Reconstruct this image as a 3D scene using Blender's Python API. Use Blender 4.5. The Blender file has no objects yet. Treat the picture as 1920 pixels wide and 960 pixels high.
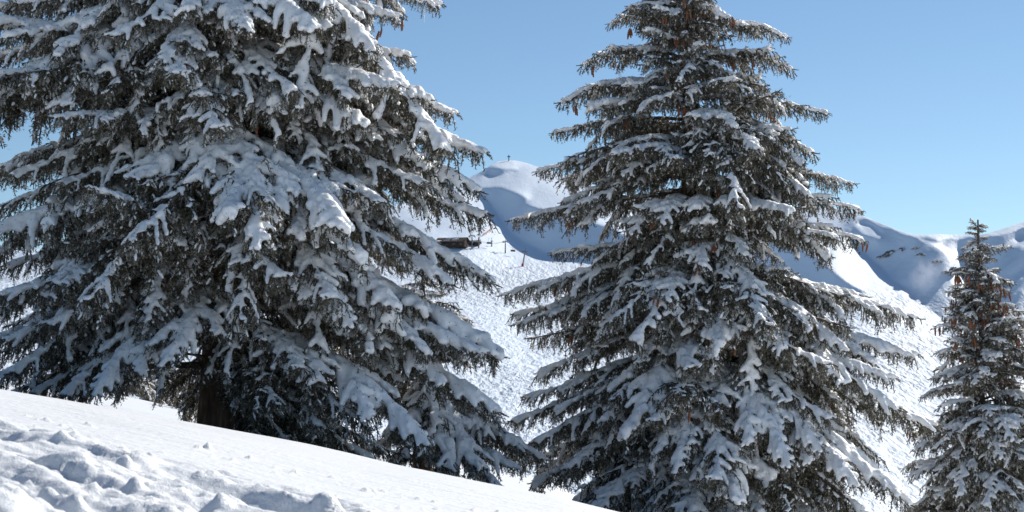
import bpy, math, random
import numpy as np
from mathutils import Matrix, Vector, Euler
R = math.radians
random.seed(7)
rng = np.random.default_rng(7)
S = bpy.context.scene
COL = S.collection

# ---------------------------------------------------------------- camera
F = 2933.0                      # focal length in pixels of the 1920 px wide photograph
TILT = math.atan(240 / F)
CAMZ = 1.6
cam_d = bpy.data.cameras.new('camera')
cam = bpy.data.objects.new('camera', cam_d)
COL.objects.link(cam)
cam.location = (0, 0, CAMZ)
cam.rotation_euler = (math.pi / 2 + TILT, 0, 0)
cam_d.lens = F / 1920 * 36
cam_d.sensor_width = 36
cam_d.clip_start = 0.1
cam_d.clip_end = 20000
cam_d.dof.use_dof = True
cam_d.dof.focus_distance = 19.5
cam_d.dof.aperture_fstop = 7.0
S.camera = cam

# ---------------------------------------------------------------- sky and sun
SUN_AZ, SUN_EL = R(42), R(36)   # to the right of the view, behind the trees
W = bpy.data.worlds.new('World')
S.world = W
W.use_nodes = True
wn = W.node_tree
bg = wn.nodes['Background']
sky = wn.nodes.new('ShaderNodeTexSky')
sky.sky_type = 'NISHITA'
sky.sun_disc = False
sky.sun_elevation = SUN_EL
sky.sun_rotation = SUN_AZ
sky.altitude = 1800
sky.air_density = 1.0
sky.dust_density = 0.12
sky.ozone_density = 2.0
tint = wn.nodes.new('ShaderNodeMix')
tint.data_type = 'RGBA'
tint.blend_type = 'MULTIPLY'
tint.inputs[0].default_value = 1.0
tint.inputs[7].default_value = (.97, 1.045, 1.035, 1)
wn.links.new(sky.outputs[0], tint.inputs[6])
wn.links.new(tint.outputs[2], bg.inputs[0])
bg.inputs[1].default_value = 0.084
sd = bpy.data.lights.new('sun', 'SUN')
sd.energy = 5.0
sd.angle = R(0.5)
sd.color = (1.0, 0.95, 0.87)
sun = bpy.data.objects.new('sun', sd)
COL.objects.link(sun)
sdir = Vector((math.sin(SUN_AZ) * math.cos(SUN_EL), math.cos(SUN_AZ) * math.cos(SUN_EL), math.sin(SUN_EL)))
sun.rotation_euler = sdir.to_track_quat('Z', 'Y').to_euler()
sun.location = (20, 30, 40)
S.view_settings.view_transform = 'Standard'
S.view_settings.look = 'None'
S.view_settings.exposure = 0.3
S.view_settings.gamma = 1.0
S.cycles.max_bounces = 6
S.cycles.diffuse_bounces = 4
S.cycles.transparent_max_bounces = 4
S.cycles.volume_bounces = 1


def world_pt(px, py, d):
    """point on the sight line of pixel (px, py) of the photograph at depth y = d"""
    cx, cy = (px - 960) / F, (480 - py) / F
    fw = math.cos(TILT) - math.sin(TILT) * cy
    up = math.sin(TILT) + math.cos(TILT) * cy
    return np.array([cx / fw * d, d, CAMZ + up / fw * d])


def tan_e(py):
    cy = (480 - np.asarray(py, float)) / F
    return (math.sin(TILT) + math.cos(TILT) * cy) / (math.cos(TILT) - math.sin(TILT) * cy)


# ---------------------------------------------------------------- noise
def _hash(*c, seed=0):
    h = np.full(c[0].shape, seed * 1013904223 + 12345, dtype=np.uint64)
    for k, a in enumerate(c):
        h = (h ^ (a.astype(np.int64).astype(np.uint64) * np.uint64([73856093, 19349663, 83492791][k]))) * np.uint64(6364136223846793005)
        h ^= h >> np.uint64(29)
    return ((h >> np.uint64(20)) & np.uint64(0xFFFFF)).astype(float) / 0xFFFFF


def vnoise(x, y, seed=0):
    xi, yi = np.floor(x), np.floor(y)
    fx, fy = x - xi, y - yi
    fx, fy = fx * fx * (3 - 2 * fx), fy * fy * (3 - 2 * fy)
    a, b = _hash(xi, yi, seed=seed), _hash(xi + 1, yi, seed=seed)
    c, d = _hash(xi, yi + 1, seed=seed), _hash(xi + 1, yi + 1, seed=seed)
    return (a * (1 - fx) + b * fx) * (1 - fy) + (c * (1 - fx) + d * fx) * fy - .5


def fbm(x, y, seed=0, oct=4, lac=2.03, gain=.5):
    s, a = 0, 1.0
    for o in range(oct):
        s = s + a * vnoise(x * lac ** o + 17.3 * o, y * lac ** o - 9.1 * o, seed + o)
        a *= gain
    return s


def sstep(a, b, x):
    t = np.clip((x - a) / (b - a), 0, 1)
    return t * t * (3 - 2 * t)


# ---------------------------------------------------------------- mesh helpers
def mesh_np(name, v, tris=None, quads=None, mat=None, smooth=True):
    me = bpy.data.meshes.new(name)
    v = np.ascontiguousarray(v, dtype=np.float32)
    t = np.zeros((0, 3), np.int32) if tris is None or len(tris) == 0 else np.asarray(tris, np.int32)
    q = np.zeros((0, 4), np.int32) if quads is None or len(quads) == 0 else np.asarray(quads, np.int32)
    me.vertices.add(len(v))
    me.vertices.foreach_set('co', v.ravel())
    loops = np.concatenate([t.ravel(), q.ravel()])
    me.loops.add(len(loops))
    me.loops.foreach_set('vertex_index', loops)
    n = len(t) + len(q)
    me.polygons.add(n)
    starts = np.concatenate([np.arange(len(t)) * 3, len(t) * 3 + np.arange(len(q)) * 4]).astype(np.int32)
    me.polygons.foreach_set('loop_start', starts)
    me.update(calc_edges=True)
    me.polygons.foreach_set('use_smooth', np.full(n, smooth))
    me.validate()
    if mat:
        me.materials.append(mat)
    return me


def obj(name, me, parent=None, **props):
    o = bpy.data.objects.new(name, me)
    COL.objects.link(o)
    if parent is not None:
        o.parent = parent
    for k, val in props.items():
        o[k] = val
    return o


class MB:
    """collects small shapes into one mesh"""
    def __init__(s):
        s.v, s.t, s.q, s.n = [], [], [], 0

    def add(s, v, t=None, q=None):
        v = np.asarray(v, float)
        if t is not None and len(t):
            s.t.append(np.asarray(t) + s.n)
        if q is not None and len(q):
            s.q.append(np.asarray(q) + s.n)
        s.v.append(v)
        s.n += len(v)

    def tube(s, P, r, sides=6, ref=(0, 0, 1), squash=1.0, jit=0.0):
        P = np.asarray(P, float)
        n = len(P)
        r = np.broadcast_to(np.asarray(r, float), (n,))
        T = np.gradient(P, axis=0)
        T /= np.linalg.norm(T, axis=1)[:, None] + 1e-9
        ref = np.asarray(ref, float)
        A = np.cross(T, ref)
        ln = np.linalg.norm(A, axis=1)
        A[ln < .05] = np.cross(T[ln < .05], (1, 0, 0.01))
        A /= np.linalg.norm(A, axis=1)[:, None] + 1e-9
        B = np.cross(A, T)
        ang = np.arange(sides) * 2 * math.pi / sides
        rr = r[:, None] * np.ones(sides)
        if jit:
            rr = rr * (1 + jit * (rng.random((n, sides)) - .5))
        V = P[:, None, :] + rr[..., None] * (np.cos(ang)[None, :, None] * A[:, None, :] + squash * np.sin(ang)[None, :, None] * B[:, None, :])
        i = np.arange(n - 1)[:, None] * sides
        j = np.arange(sides)[None, :]
        j2 = (j + 1) % sides
        Q = np.stack([i + j, i + j2, i + sides + j2, i + sides + j], -1).reshape(-1, 4)
        V = np.concatenate([V.reshape(-1, 3), P[:1] - T[:1] * r[0] * .6, P[-1:] + T[-1:] * r[-1] * .6])
        a, b = n * sides, n * sides + 1
        jj = np.arange(sides)
        t1 = np.stack([np.full(sides, a), (jj + 1) % sides, jj], -1)
        o = (n - 1) * sides
        t2 = np.stack([np.full(sides, b), o + jj, o + (jj + 1) % sides], -1)
        s.add(V, np.concatenate([t1, t2]), Q)

    def box(s, c, size, rz=0.0, ry=0.0):
        h = np.array(size) / 2
        v = np.array([[x, y, z] for x in (-1, 1) for y in (-1, 1) for z in (-1, 1)]) * h
        m = np.array(Euler((0, ry, rz)).to_matrix())
        s.add(v @ m.T + np.array(c), None, [[0, 1, 3, 2], [4, 6, 7, 5], [0, 4, 5, 1], [2, 3, 7, 6], [0, 2, 6, 4], [1, 5, 7, 3]])

    def mesh(s, name, mat, smooth=True):
        return mesh_np(name, np.concatenate(s.v), np.concatenate(s.t) if s.t else None, np.concatenate(s.q) if s.q else None, mat, smooth)


# ---------------------------------------------------------------- materials
def mat(name, base=(.5, .5, .5), rough=.8, spec=.3):
    m = bpy.data.materials.new(name)
    m.use_nodes = True
    b = m.node_tree.nodes['Principled BSDF']
    b.inputs['Base Color'].default_value = (*base, 1)
    b.inputs['Roughness'].default_value = rough
    b.inputs['Specular IOR Level'].default_value = spec
    return m, m.node_tree.nodes, m.node_tree.links, b


def nz(nodes, links, scale, detail=4, rough=.55, coord=None, scl=None, kind='Object'):
    tc = nodes.new('ShaderNodeTexCoord')
    n = nodes.new('ShaderNodeTexNoise')
    n.inputs['Scale'].default_value = scale
    n.inputs['Detail'].default_value = detail
    n.inputs['Roughness'].default_value = rough
    if scl:
        mp = nodes.new('ShaderNodeMapping')
        mp.inputs['Scale'].default_value = scl[:3]
        if len(scl) > 3:
            mp.inputs['Rotation'].default_value = (0, 0, scl[3])
        links.new(tc.outputs[kind], mp.inputs[0])
        links.new(mp.outputs[0], n.inputs['Vector'])
    else:
        links.new(tc.outputs[kind], n.inputs['Vector'])
    return n


def ramp(nodes, links, src, stops):
    r = nodes.new('ShaderNodeValToRGB')
    e = r.color_ramp.elements
    while len(e) < len(stops):
        e.new(.5)
    for k, (p, c) in enumerate(stops):
        e[k].position = p
        e[k].color = (*c, 1)
    links.new(src, r.inputs[0])
    return r


def bump(nodes, links, b, src, dist, strength=1.0, prev=None):
    bp = nodes.new('ShaderNodeBump')
    bp.inputs['Distance'].default_value = dist
    bp.inputs['Strength'].default_value = strength
    links.new(src, bp.inputs['Height'])
    if prev:
        links.new(prev.outputs[0], bp.inputs['Normal'])
    links.new(bp.outputs[0], b.inputs['Normal'])
    return bp


# snow lying on the branches
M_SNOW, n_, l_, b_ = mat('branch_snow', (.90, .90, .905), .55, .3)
b_.inputs['Subsurface Weight'].default_value = .6
b_.inputs['Subsurface Radius'].default_value = (1.0, .9, .8)
b_.inputs['Subsurface Scale'].default_value = .035
a1 = nz(n_, l_, 35, 3)
a2 = nz(n_, l_, 140, 2)
bp = bump(n_, l_, b_, a1.outputs[0], .012, .8)
bump(n_, l_, b_, a2.outputs[0], .004, .7, bp)

# snow on the ground, near
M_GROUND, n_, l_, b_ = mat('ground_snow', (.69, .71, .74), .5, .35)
a1 = nz(n_, l_, 22, 4)
a2 = nz(n_, l_, 160, 2)
a0 = nz(n_, l_, 4, 3, .5, scl=(.5, 1.6, 1, R(-12)))
bp0 = bump(n_, l_, b_, a0.outputs[0], .045, .6)
bp = bump(n_, l_, b_, a1.outputs[0], .014, .7, bp0)
bump(n_, l_, b_, a2.outputs[0], .004, .7, bp)

# frosted needles
M_NEEDLE, n_, l_, b_ = mat('frosted_needles', (.05, .06, .03), .75, .2)
a1 = nz(n_, l_, 9, 3, .7)
a2 = nz(n_, l_, 60, 2, .7)
mx = n_.new('ShaderNodeMath'); mx.operation = 'ADD'
l_.new(a1.outputs[0], mx.inputs[0]); l_.new(a2.outputs[0], mx.inputs[1])
rp = ramp(n_, l_, mx.outputs[0], [(0.0, (.036, .040, .017)), (.46, (.052, .052, .026)), (.515, (.16, .142, .108)), (.60, (.47, .44, .40))])
# ramp input is 0..1: halve the sum
hf = n_.new('ShaderNodeMath'); hf.operation = 'MULTIPLY'; hf.inputs[1].default_value = .5
l_.new(mx.outputs[0], hf.inputs[0]); l_.new(hf.outputs[0], rp.inputs[0])
l_.new(rp.outputs[0], b_.inputs['Base Color'])
# thin needles let some light through
tr = n_.new('ShaderNodeBsdfTranslucent')
l_.new(rp.outputs[0], tr.inputs[0])
ms = n_.new('ShaderNodeMixShader'); ms.inputs[0].default_value = .25
out = n_['Material Output']
l_.new(b_.outputs[0], ms.inputs[1]); l_.new(tr.outputs[0], ms.inputs[2]); l_.new(ms.outputs[0], out.inputs[0])

# bark
M_BARK, n_, l_, b_ = mat('spruce_bark', (.07, .05, .04), .9, .15)
a1 = nz(n_, l_, 14, 5, .65, scl=(1, 1, .22))
rp = ramp(n_, l_, a1.outputs[0], [(.3, (.045, .030, .021)), (.55, (.15, .095, .065)), (.75, (.27, .20, .155))])
l_.new(rp.outputs[0], b_.inputs['Base Color'])
bump(n_, l_, b_, a1.outputs[0], .03, 1.0)

M_LIMB, n_, l_, b_ = mat('limb_bark', (.08, .06, .045), .9, .15)
a1 = nz(n_, l_, 30, 3)
rp = ramp(n_, l_, a1.outputs[0], [(.35, (.05, .038, .028)), (.6, (.13, .105, .085)), (.75, (.35, .34, .33))])
l_.new(rp.outputs[0], b_.inputs['Base Color'])

M_CONE, n_, l_, b_ = mat('cone_brown', (.2, .08, .04), .7, .25)
a1 = nz(n_, l_, 70, 2)
rp = ramp(n_, l_, a1.outputs[0], [(.35, (.14, .050, .027)), (.65, (.28, .12, .062))])
l_.new(rp.outputs[0], b_.inputs['Base Color'])

M_ICE, n_, l_, b_ = mat('ice', (.93, .96, .98), .15, .5)
b_.inputs['Transmission Weight'].default_value = .35
b_.inputs['IOR'].default_value = 1.31

# far slopes: snow with ski tracks, wind ripples and bare rock
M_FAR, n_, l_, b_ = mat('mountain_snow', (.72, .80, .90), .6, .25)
a1 = nz(n_, l_, .75, 3, .55, scl=(1, .13, 1, R(38)))
a2 = nz(n_, l_, .22, 5, .62, scl=(1, .4, 1, R(-24)))
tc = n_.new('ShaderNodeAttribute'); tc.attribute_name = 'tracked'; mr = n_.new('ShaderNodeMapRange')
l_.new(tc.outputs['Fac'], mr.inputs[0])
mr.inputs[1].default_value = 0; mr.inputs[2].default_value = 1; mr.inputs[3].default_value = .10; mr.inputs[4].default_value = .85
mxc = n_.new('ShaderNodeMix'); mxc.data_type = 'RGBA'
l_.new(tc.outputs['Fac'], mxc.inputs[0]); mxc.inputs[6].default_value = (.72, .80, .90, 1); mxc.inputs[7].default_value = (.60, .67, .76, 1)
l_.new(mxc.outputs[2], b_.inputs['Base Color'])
bp = bump(n_, l_, b_, a1.outputs[0], 1.5, .8)
bp2 = bump(n_, l_, b_, a2.outputs[0], 4.0, .7, bp)
l_.new(mr.outputs[0], bp.inputs['Strength']); l_.new(mr.outputs[0], bp2.inputs['Strength'])

M_ROCK, n_, l_, b_ = mat('mountain_rock', (.12, .115, .11), .9, .2)
a1 = nz(n_, l_, .25, 5, .7, scl=(1, 1, 2.2))
rp = ramp(n_, l_, a1.outputs[0], [(.40, (.085, .082, .085)), (.56, (.2, .19, .185)), (.60, (.8, .81, .83))])
l_.new(rp.outputs[0], b_.inputs['Base Color'])

M_METAL = mat('lift_steel', (.16, .17, .18), .5, .4)[0]
M_DARK = mat('dark_wood', (.055, .038, .03), .8, .2)[0]
M_ROOF = mat('roof_snow', (.85, .86, .88), .6, .3)[0]
M_RED = mat('red_pad', (.45, .05, .04), .7, .3)[0]
M_GLASS = mat('window_glass', (.03, .04, .05), .15, .5)[0]
M_WOOD2 = mat('larch_boards', (.16, .10, .07), .8, .2)[0]

# ================================================================ GROUND (near)
DX = [0, 9.5, 14, 18.5, 21, 26, 45, 60, 90, 180, 260, 7000]
DZ = [0, 0.0, .24, .68, .92, 1.2, 1.85, 4.5, 9.0, 16.4, 24, 24]


def ground_base(x, y):
    """ground height relative to the eye; x to the right, y away"""
    r = np.abs(y)
    w = 1 - sstep(45, 140, np.hypot(x, y))
    drop = np.interp(np.clip(y, 0, 7000), DX, DZ)
    xs = 14 * np.tanh(x / 14)
    z = -.64 * w - .193 * xs * w - drop
    z = z - 2.6 * sstep(1.0, 5.0, x) * sstep(12, 24, y) * w
    z = z + .42 * np.exp(-((x + 12.5) / 3.6) ** 2 - ((y - 45) / 12) ** 2)
    z = z - (.04 * sstep(-2, -.8, x) + .03 * sstep(.3, 1.0, x)) * w
    side = np.hypot(x, np.minimum(y, 0))
    return z - (24 - 24 * (1 - sstep(20, 220, side))) * (1 - sstep(180, 260, y)) 


def axis(lo, dense_lo, dense_hi, hi, step, growth):
    a = list(np.arange(dense_lo, dense_hi + 1e-6, step))
    s, p = step, a[-1]
    while p < hi:
        s *= growth; p += s; a.append(p)
    s, p, b = step, a[0], []
    while p > lo:
        s *= growth; p -= s; b.append(p)
    return np.array(b[::-1] + a)


gx = axis(-6500, -2.9, 1.6, 6500, .0165, 1.055)
gy = axis(-6500, 3.6, 8.6, 6500, .0175, 1.045)
X, Y = np.meshgrid(gx, gy)
Z = ground_base(X, Y)
# the trampled strip in front: deep ruts running across the slope, footprints, clods
edge = 7.15 + .25 * fbm(X * .8, Y * .3, 3, 3) - .10 * np.clip(X + 1, -3, 3)
tramp = (1 - sstep(edge - .5, edge + .25, Y)) * sstep(2.2, 3.2, Y) * (1 - sstep(3.0, 5.5, np.abs(X)))
tramp2 = tramp * (1 - .80 * sstep(-.9, .25, X + .0 * Y))
wx = X + .35 * fbm(X * 1.3, Y * 1.3, 21, 3)
wy = Y + .30 * fbm(X * 1.7, Y * 1.7, 27, 3) + .28 * X
rut = np.zeros_like(X)
for k, (f, a) in enumerate(((1.9, .032), (3.7, .018), (8, .013), (17, .009), (33, .006))):
    nn = vnoise(wx * f * .62, wy * f * 1.35, 40 + k)
    rut += a * (1 - np.abs(nn) * 4.0)
Z += tramp2 * (rut - .03)
win = (Y > 3.3) & (Y < 8.4) & (np.abs(X) < 3.2)
rows = np.where((gy > 3.3) & (gy < 8.4))[0]
cols = np.where(np.abs(gx) < 3.2)[0]
sub = np.ix_(rows, cols)
xs_, ys_, zs_ = X[sub], Y[sub], Z[sub]
ts_ = tramp[sub]
for k in range(120):
    cy_ = rng.uniform(3.7, 7.2)
    cx_ = rng.uniform(-2.8, 1.1) if k < 62 else rng.uniform(-.9, 1.3)
    if k >= 62:
        cy_ = rng.uniform(5.6, 7.1)
    a_ = rng.uniform(-.5, .25)
    lx, ly = rng.uniform(.20, .48), rng.uniform(.10, .20)
    if k >= 62:
        lx, ly = lx * .3, ly * .35
    u = ((xs_ - cx_) * math.cos(a_) + (ys_ - cy_) * math.sin(a_)) / lx
    v = (-(xs_ - cx_) * math.sin(a_) + (ys_ - cy_) * math.cos(a_)) / ly
    q = np.sqrt(u * u + v * v)
    dep = rng.uniform(.025, .06) * (.35 if k >= 62 else 1)
    zs_ += ts_ * dep * (-(1 - sstep(.55, 1.0, q)) + .35 * np.exp(-((q - 1.25) / .28) ** 2))
for k in range(320):
    cy_, cx_ = rng.uniform(3.7, 7.4), rng.uniform(-2.9, 1.4)
    rad = rng.uniform(.012, .035) if rng.random() < .85 else rng.uniform(.035, .06)
    q = np.hypot(xs_ - cx_, (ys_ - cy_)) / rad
    zs_ += ts_ * rad * .9 * np.sqrt(np.clip(1 - q * q, 0, 1)) * .8
for k in range(150):     # dropped clumps on the smooth bank
    cy_, cx_ = rng.uniform(6.8, 8.35), rng.uniform(-2.9, 1.5)
    rad = rng.uniform(.006, .024)
    q = np.hypot(xs_ - cx_, (ys_ - cy_)) / rad
    zs_ += rad * .9 * np.sqrt(np.clip(1 - q * q, 0, 1))
Z[sub] = zs_
# soft wind relief everywhere near, ski tracks on the shelf behind the big tree
near = 1 - sstep(60, 160, np.hypot(X, Y))
Z += near * (.035 * fbm(X * .45, Y * .45, 9, 4)) * sstep(2, 5, np.hypot(X, Y))
for off, dep in ((0, .22), (1.5, .2), (3.2, .3), (3.9, .16)):
    line = 31.0 + off + (X + 9) * -.75 + .3 * np.sin(X * .9 + off)
    m_ = np.exp(-((Y - line) / .28) ** 2) * sstep(-14, -11, X) * (1 - sstep(-5, -3.5, X))
    Z -= dep * m_ * (.8 + .6 * fbm(X * 5, Y * 5, 77, 2))
Vg = np.stack([X, Y, Z + CAMZ], -1).reshape(-1, 3)
nr, nc = X.shape
i = (np.arange(nr - 1)[:, None] * nc + np.arange(nc - 1)[None, :]).ravel()
Qg = np.stack([i, i + 1, i + nc + 1, i + nc], -1)
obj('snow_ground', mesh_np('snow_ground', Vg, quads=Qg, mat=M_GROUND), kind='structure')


def ground_z(x, y):
    return float(ground_base(np.array([float(x)]), np.array([float(y)]))[0]) + CAMZ


# ================================================================ MOUNTAINS AND PISTE (far)
PX0, PX1, PSX = -1500.0, 3400.0, 5.0
PY0, PY1, PSY = 250.0, 1040.0, 3.0
pxs = np.arange(PX0, PX1 + 1, PSX)
pys = np.arange(PY0, PY1 + 1, PSY)
GX, GY = np.meshgrid(pxs, pys)


def poly_mask(pts, soft=2.0):
    wob = 5 * fbm(GX / 26, GY / 18, 91, 3)
    wob2 = 4 * fbm(GX / 22, GY / 15, 95, 3)
    x, y = GX + wob, GY + wob2
    ins = np.zeros(GX.shape, bool)
    dist = np.full(GX.shape, 1e9)
    n = len(pts)
    for k in range(n):
        x0, y0 = pts[k]; x1, y1 = pts[(k + 1) % n]
        c = ((y0 > y) != (y1 > y)) & (x < (x1 - x0) * (y - y0) / (y1 - y0 + 1e-9) + x0)
        ins ^= c
        t = np.clip(((x - x0) * (x1 - x0) + (y - y0) * (y1 - y0)) / ((x1 - x0) ** 2 + (y1 - y0) ** 2 + 1e-9), 0, 1)
        dist = np.minimum(dist, np.hypot(x - x0 - t * (x1 - x0), y - y0 - t * (y1 - y0)))
    sd_ = np.where(ins, dist, -dist)
    return sstep(-soft, soft, sd_)


SHADE = [  # steep faces turned away from the sun
    [(870, 356), (937, 349), (965, 362), (992, 373), (984, 381), (1002, 389), (1050, 397), (1080, 408), (1150, 425), (1200, 470), (1100, 490), (1040, 480), (1000, 462), (962, 440), (938, 410), (915, 378), (900, 364)],
    [(904, 326), (916, 314), (966, 313), (970, 318), (930, 327)],
    [(1400, 430), (1500, 462), (1505, 474), (1545, 492), (1575, 520), (1620, 548), (1500, 560), (1380, 500)],
    [(1590, 440), (1596, 410), (1622, 410), (1640, 420), (1652, 424), (1690, 436), (1715, 444), (1742, 456), (1772, 474), (1797, 498), (1799, 590), (1772, 600), (1735, 572), (1700, 543), (1664, 512), (1632, 482), (1612, 462)],
    [(1722, 444), (1790, 447), (1846, 446), (1890, 434), (1960, 418), (2100, 388), (2500, 420), (2500, 620), (1900, 592), (1845, 545), (1812, 496), (1768, 460)],
    [(400, 470), (560, 440), (650, 470), (600, 520), (450, 520)],
]
shade = np.zeros_like(GX)
for k, p in enumerate(SHADE):
    shade = np.maximum(shade, poly_mask(p, 1.6 if k in (1,) else 3.0))
lit_tongue = poly_mask([(1606, 418), (1634, 420), (1652, 440), (1640, 446), (1612, 436)], 3)
shade = shade * (1 - lit_tongue)
relief = fbm(GX / 60, GY / 30, 61, 4)
k_lit = .34 + .10 * relief
piste = .115 + .03 * fbm(GX / 90, GY / 40, 66, 3) + .09 * sstep(1350, 1550, GX)
hill = sstep(560, 440, GY)                       # below this row the gentle piste, above it the mountain
slope_rel = piste * (1 - hill) + (k_lit - tan_e(GY)) * hill
ribs = fbm((GX + GY * 1.2) / 16, (GY - GX * .6) / 70, 141, 3) * sstep(1500, 1600, GX)
slope_rel = slope_rel * (1 - shade) + (.98 + .5 * relief + .9 * ribs - tan_e(GY)) * shade
# rows count downwards, u = ln(distance) grows upwards
gyt = -(1 / F) / np.clip(slope_rel, .05, 3) * PSY
HH, WW = GX.shape
# least squares: rows follow gyt, columns stay smooth -> screened Poisson with mirrored edges
div = np.zeros_like(GX)
div[1:] += gyt[:-1]
div[:-1] -= gyt[:-1]
div = np.concatenate([div, div[:, ::-1]], 1)
div = np.concatenate([div, div[::-1]], 0)
kx = np.fft.fftfreq(2 * WW) * 2 * math.pi
ky = np.fft.fftfreq(2 * HH) * 2 * math.pi
WXK = .06
lam = (2 - 2 * np.cos(ky))[:, None] + WXK * (2 - 2 * np.cos(kx))[None, :]
lam[0, 0] = 1
U = np.real(np.fft.ifft2(np.fft.fft2(div) / lam))[:HH, :WW]
if np.mean(U[0] - U[-1]) < 0:
    U = -U
U = U - np.mean(U[-8]) + math.log(195.0)


def far_d(px, py):
    a = np.clip((np.asarray(px, float) - PX0) / PSX, 0, WW - 1.001)
    b = np.clip((np.asarray(py, float) - PY0) / PSY, 0, HH - 1.001)
    ai, bi = a.astype(int), b.astype(int)
    fa, fb = a - ai, b - bi
    u = (U[bi, ai] * (1 - fa) + U[bi, ai + 1] * fa) * (1 - fb) + (U[bi + 1, ai] * (1 - fa) + U[bi + 1, ai + 1] * fa) * fb
    return np.exp(u)


SKX = [-1500, -400, 0, 300, 520, 640, 700, 740, 800, 850, 885, 905, 918, 930, 948, 965, 985, 1006, 1030, 1100, 1180, 1300, 1420, 1500, 1560, 1600, 1625, 1650, 1680, 1700, 1716, 1735, 1760, 1800, 1830, 1850, 1880, 1920, 2100, 2500, 3400]
SKY_ = [560, 500, 470, 460, 430, 410, 396, 384, 368, 352, 330, 320, 311, 304, 300.5, 301, 305, 312, 320, 345, 366, 385, 400, 392, 388, 397, 407, 418, 430, 437, 440, 440, 439, 441, 441, 438, 429, 416, 372, 420, 520]
NT = 250
tt = np.linspace(0, 1, NT)
sk = np.interp(pxs, SKX, SKY_) + .8 * fbm(pxs / 9, pxs * 0, 5, 3)
PYg = PY1 + (sk - PY1)[None, :] * (1 - (1 - tt) ** 1.25)[:, None]
PXg = np.broadcast_to(pxs, PYg.shape)
D = far_d(PXg, PYg)
te = tan_e(PYg)
cyg = (480 - PYg) / F
fw = np.cos(TILT) - np.sin(TILT) * cyg
XX = (PXg - 960) / F / fw * D
ZZ = CAMZ + te * D
back = []
d_, x_, z_ = D[-1], XX[-1], ZZ[-1]
for k, (dd, zz) in enumerate(((.01, -.0006), (.03, -.006), (.10, -.04), (.35, -.16), (.8, -.3))):
    back.append((x_ * (1 + dd), d_ * (1 + dd), z_ + zz * d_))
XX = np.concatenate([XX] + [b[0][None] for b in back])
DD = np.concatenate([D] + [b[1][None] for b in back])
ZZ = np.concatenate([ZZ] + [b[2][None] for b in back])
nr, nc = XX.shape
i = (np.arange(nr - 1)[:, None] * nc + np.arange(nc - 1)[None, :]).ravel()
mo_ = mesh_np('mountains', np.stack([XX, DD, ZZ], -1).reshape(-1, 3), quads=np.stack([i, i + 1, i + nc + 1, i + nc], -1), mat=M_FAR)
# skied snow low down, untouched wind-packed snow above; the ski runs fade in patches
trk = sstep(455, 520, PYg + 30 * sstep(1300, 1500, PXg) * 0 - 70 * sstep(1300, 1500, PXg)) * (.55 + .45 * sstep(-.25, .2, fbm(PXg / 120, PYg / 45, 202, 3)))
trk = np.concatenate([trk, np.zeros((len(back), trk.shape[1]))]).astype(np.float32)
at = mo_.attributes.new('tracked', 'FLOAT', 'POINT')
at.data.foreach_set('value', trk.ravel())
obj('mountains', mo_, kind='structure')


def far_pt(px, py):
    return world_pt(px, py, float(far_d(px, py)))


print('far depths', [(p, round(float(far_d(*p)))) for p in ((950, 302), (840, 460), (880, 466), (980, 500), (900, 600), (950, 740), (1640, 660), (1700, 440), (1850, 440), (1900, 1000))])

# ================================================================ SPRUCE BRANCHES
def limb_curve(L, pitch, bow, n=16, wig=.02, up_tip=.0):
    t = np.linspace(0, 1, n)
    c = np.array([math.cos(pitch), 0, math.sin(pitch)])
    P = t[:, None] * c * L
    P[:, 2] += bow * L * 4 * t * (1 - t) + up_tip * L * t ** 4
    P[:, 1] += wig * L * np.sin(t * 5 + rng.uniform(0, 6)) * t
    return P


def curve_at(P, s):
    n = len(P) - 1
    f = np.clip(s, 0, 1) * n
    k = min(int(f), n - 1)
    a = f - k
    T = P[k + 1] - P[k]
    return P[k] * (1 - a) + P[k + 1] * a, T / np.linalg.norm(T)


def unit(v):
    return v / (np.linalg.norm(v) + 1e-9)


def grow(p, d, length, n, droop, noise=.12):
    pts = [p]
    d = unit(d)
    st = length / n
    for k in range(n):
        d = unit(d + np.array([0, 0, -droop * st / .1]) + rng.normal(0, noise, 3) * .5)
        pts.append(pts[-1] + d * st)
    return np.array(pts)


def blades(segs, per_m, length, width, fwd=.75):
    """needle tufts: flat slivers leaning forward all round the twigs; segs = [n,6] start and end"""
    a, b = segs[:, :3], segs[:, 3:6]
    ln = np.linalg.norm(b - a, axis=1)
    cnt = rng.poisson(ln * per_m)
    idx = np.repeat(np.arange(len(segs)), cnt)
    n = len(idx)
    t = rng.random(n)[:, None]
    ax = ((b - a) / (ln[:, None] + 1e-9))[idx]
    base = a[idx] * (1 - t) + b[idx] * t
    rnd = rng.normal(0, 1, (n, 3))
    perp = rnd - (rnd * ax).sum(1)[:, None] * ax
    perp /= np.linalg.norm(perp, axis=1)[:, None] + 1e-9
    d = ax * fwd + perp
    d /= np.linalg.norm(d, axis=1)[:, None]
    side = np.cross(d, rng.normal(0, 1, (n, 3)))
    side /= np.linalg.norm(side, axis=1)[:, None] + 1e-9
    l_ = length * rng.uniform(.6, 1.2, n)[:, None]
    w_ = width * rng.uniform(.6, 1.3, n)[:, None]
    v = np.stack([base - side * w_ * .5, base + side * w_ * .5, base + d * l_], 1).reshape(-1, 3)
    return v, np.arange(3 * n).reshape(-1, 3)


def lumpy(n, lo=.75, hi=1.25):
    r = rng.uniform(lo, hi, n)
    return np.convolve(np.pad(r, 1, 'edge'), [.25, .5, .25], 'valid')


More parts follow.
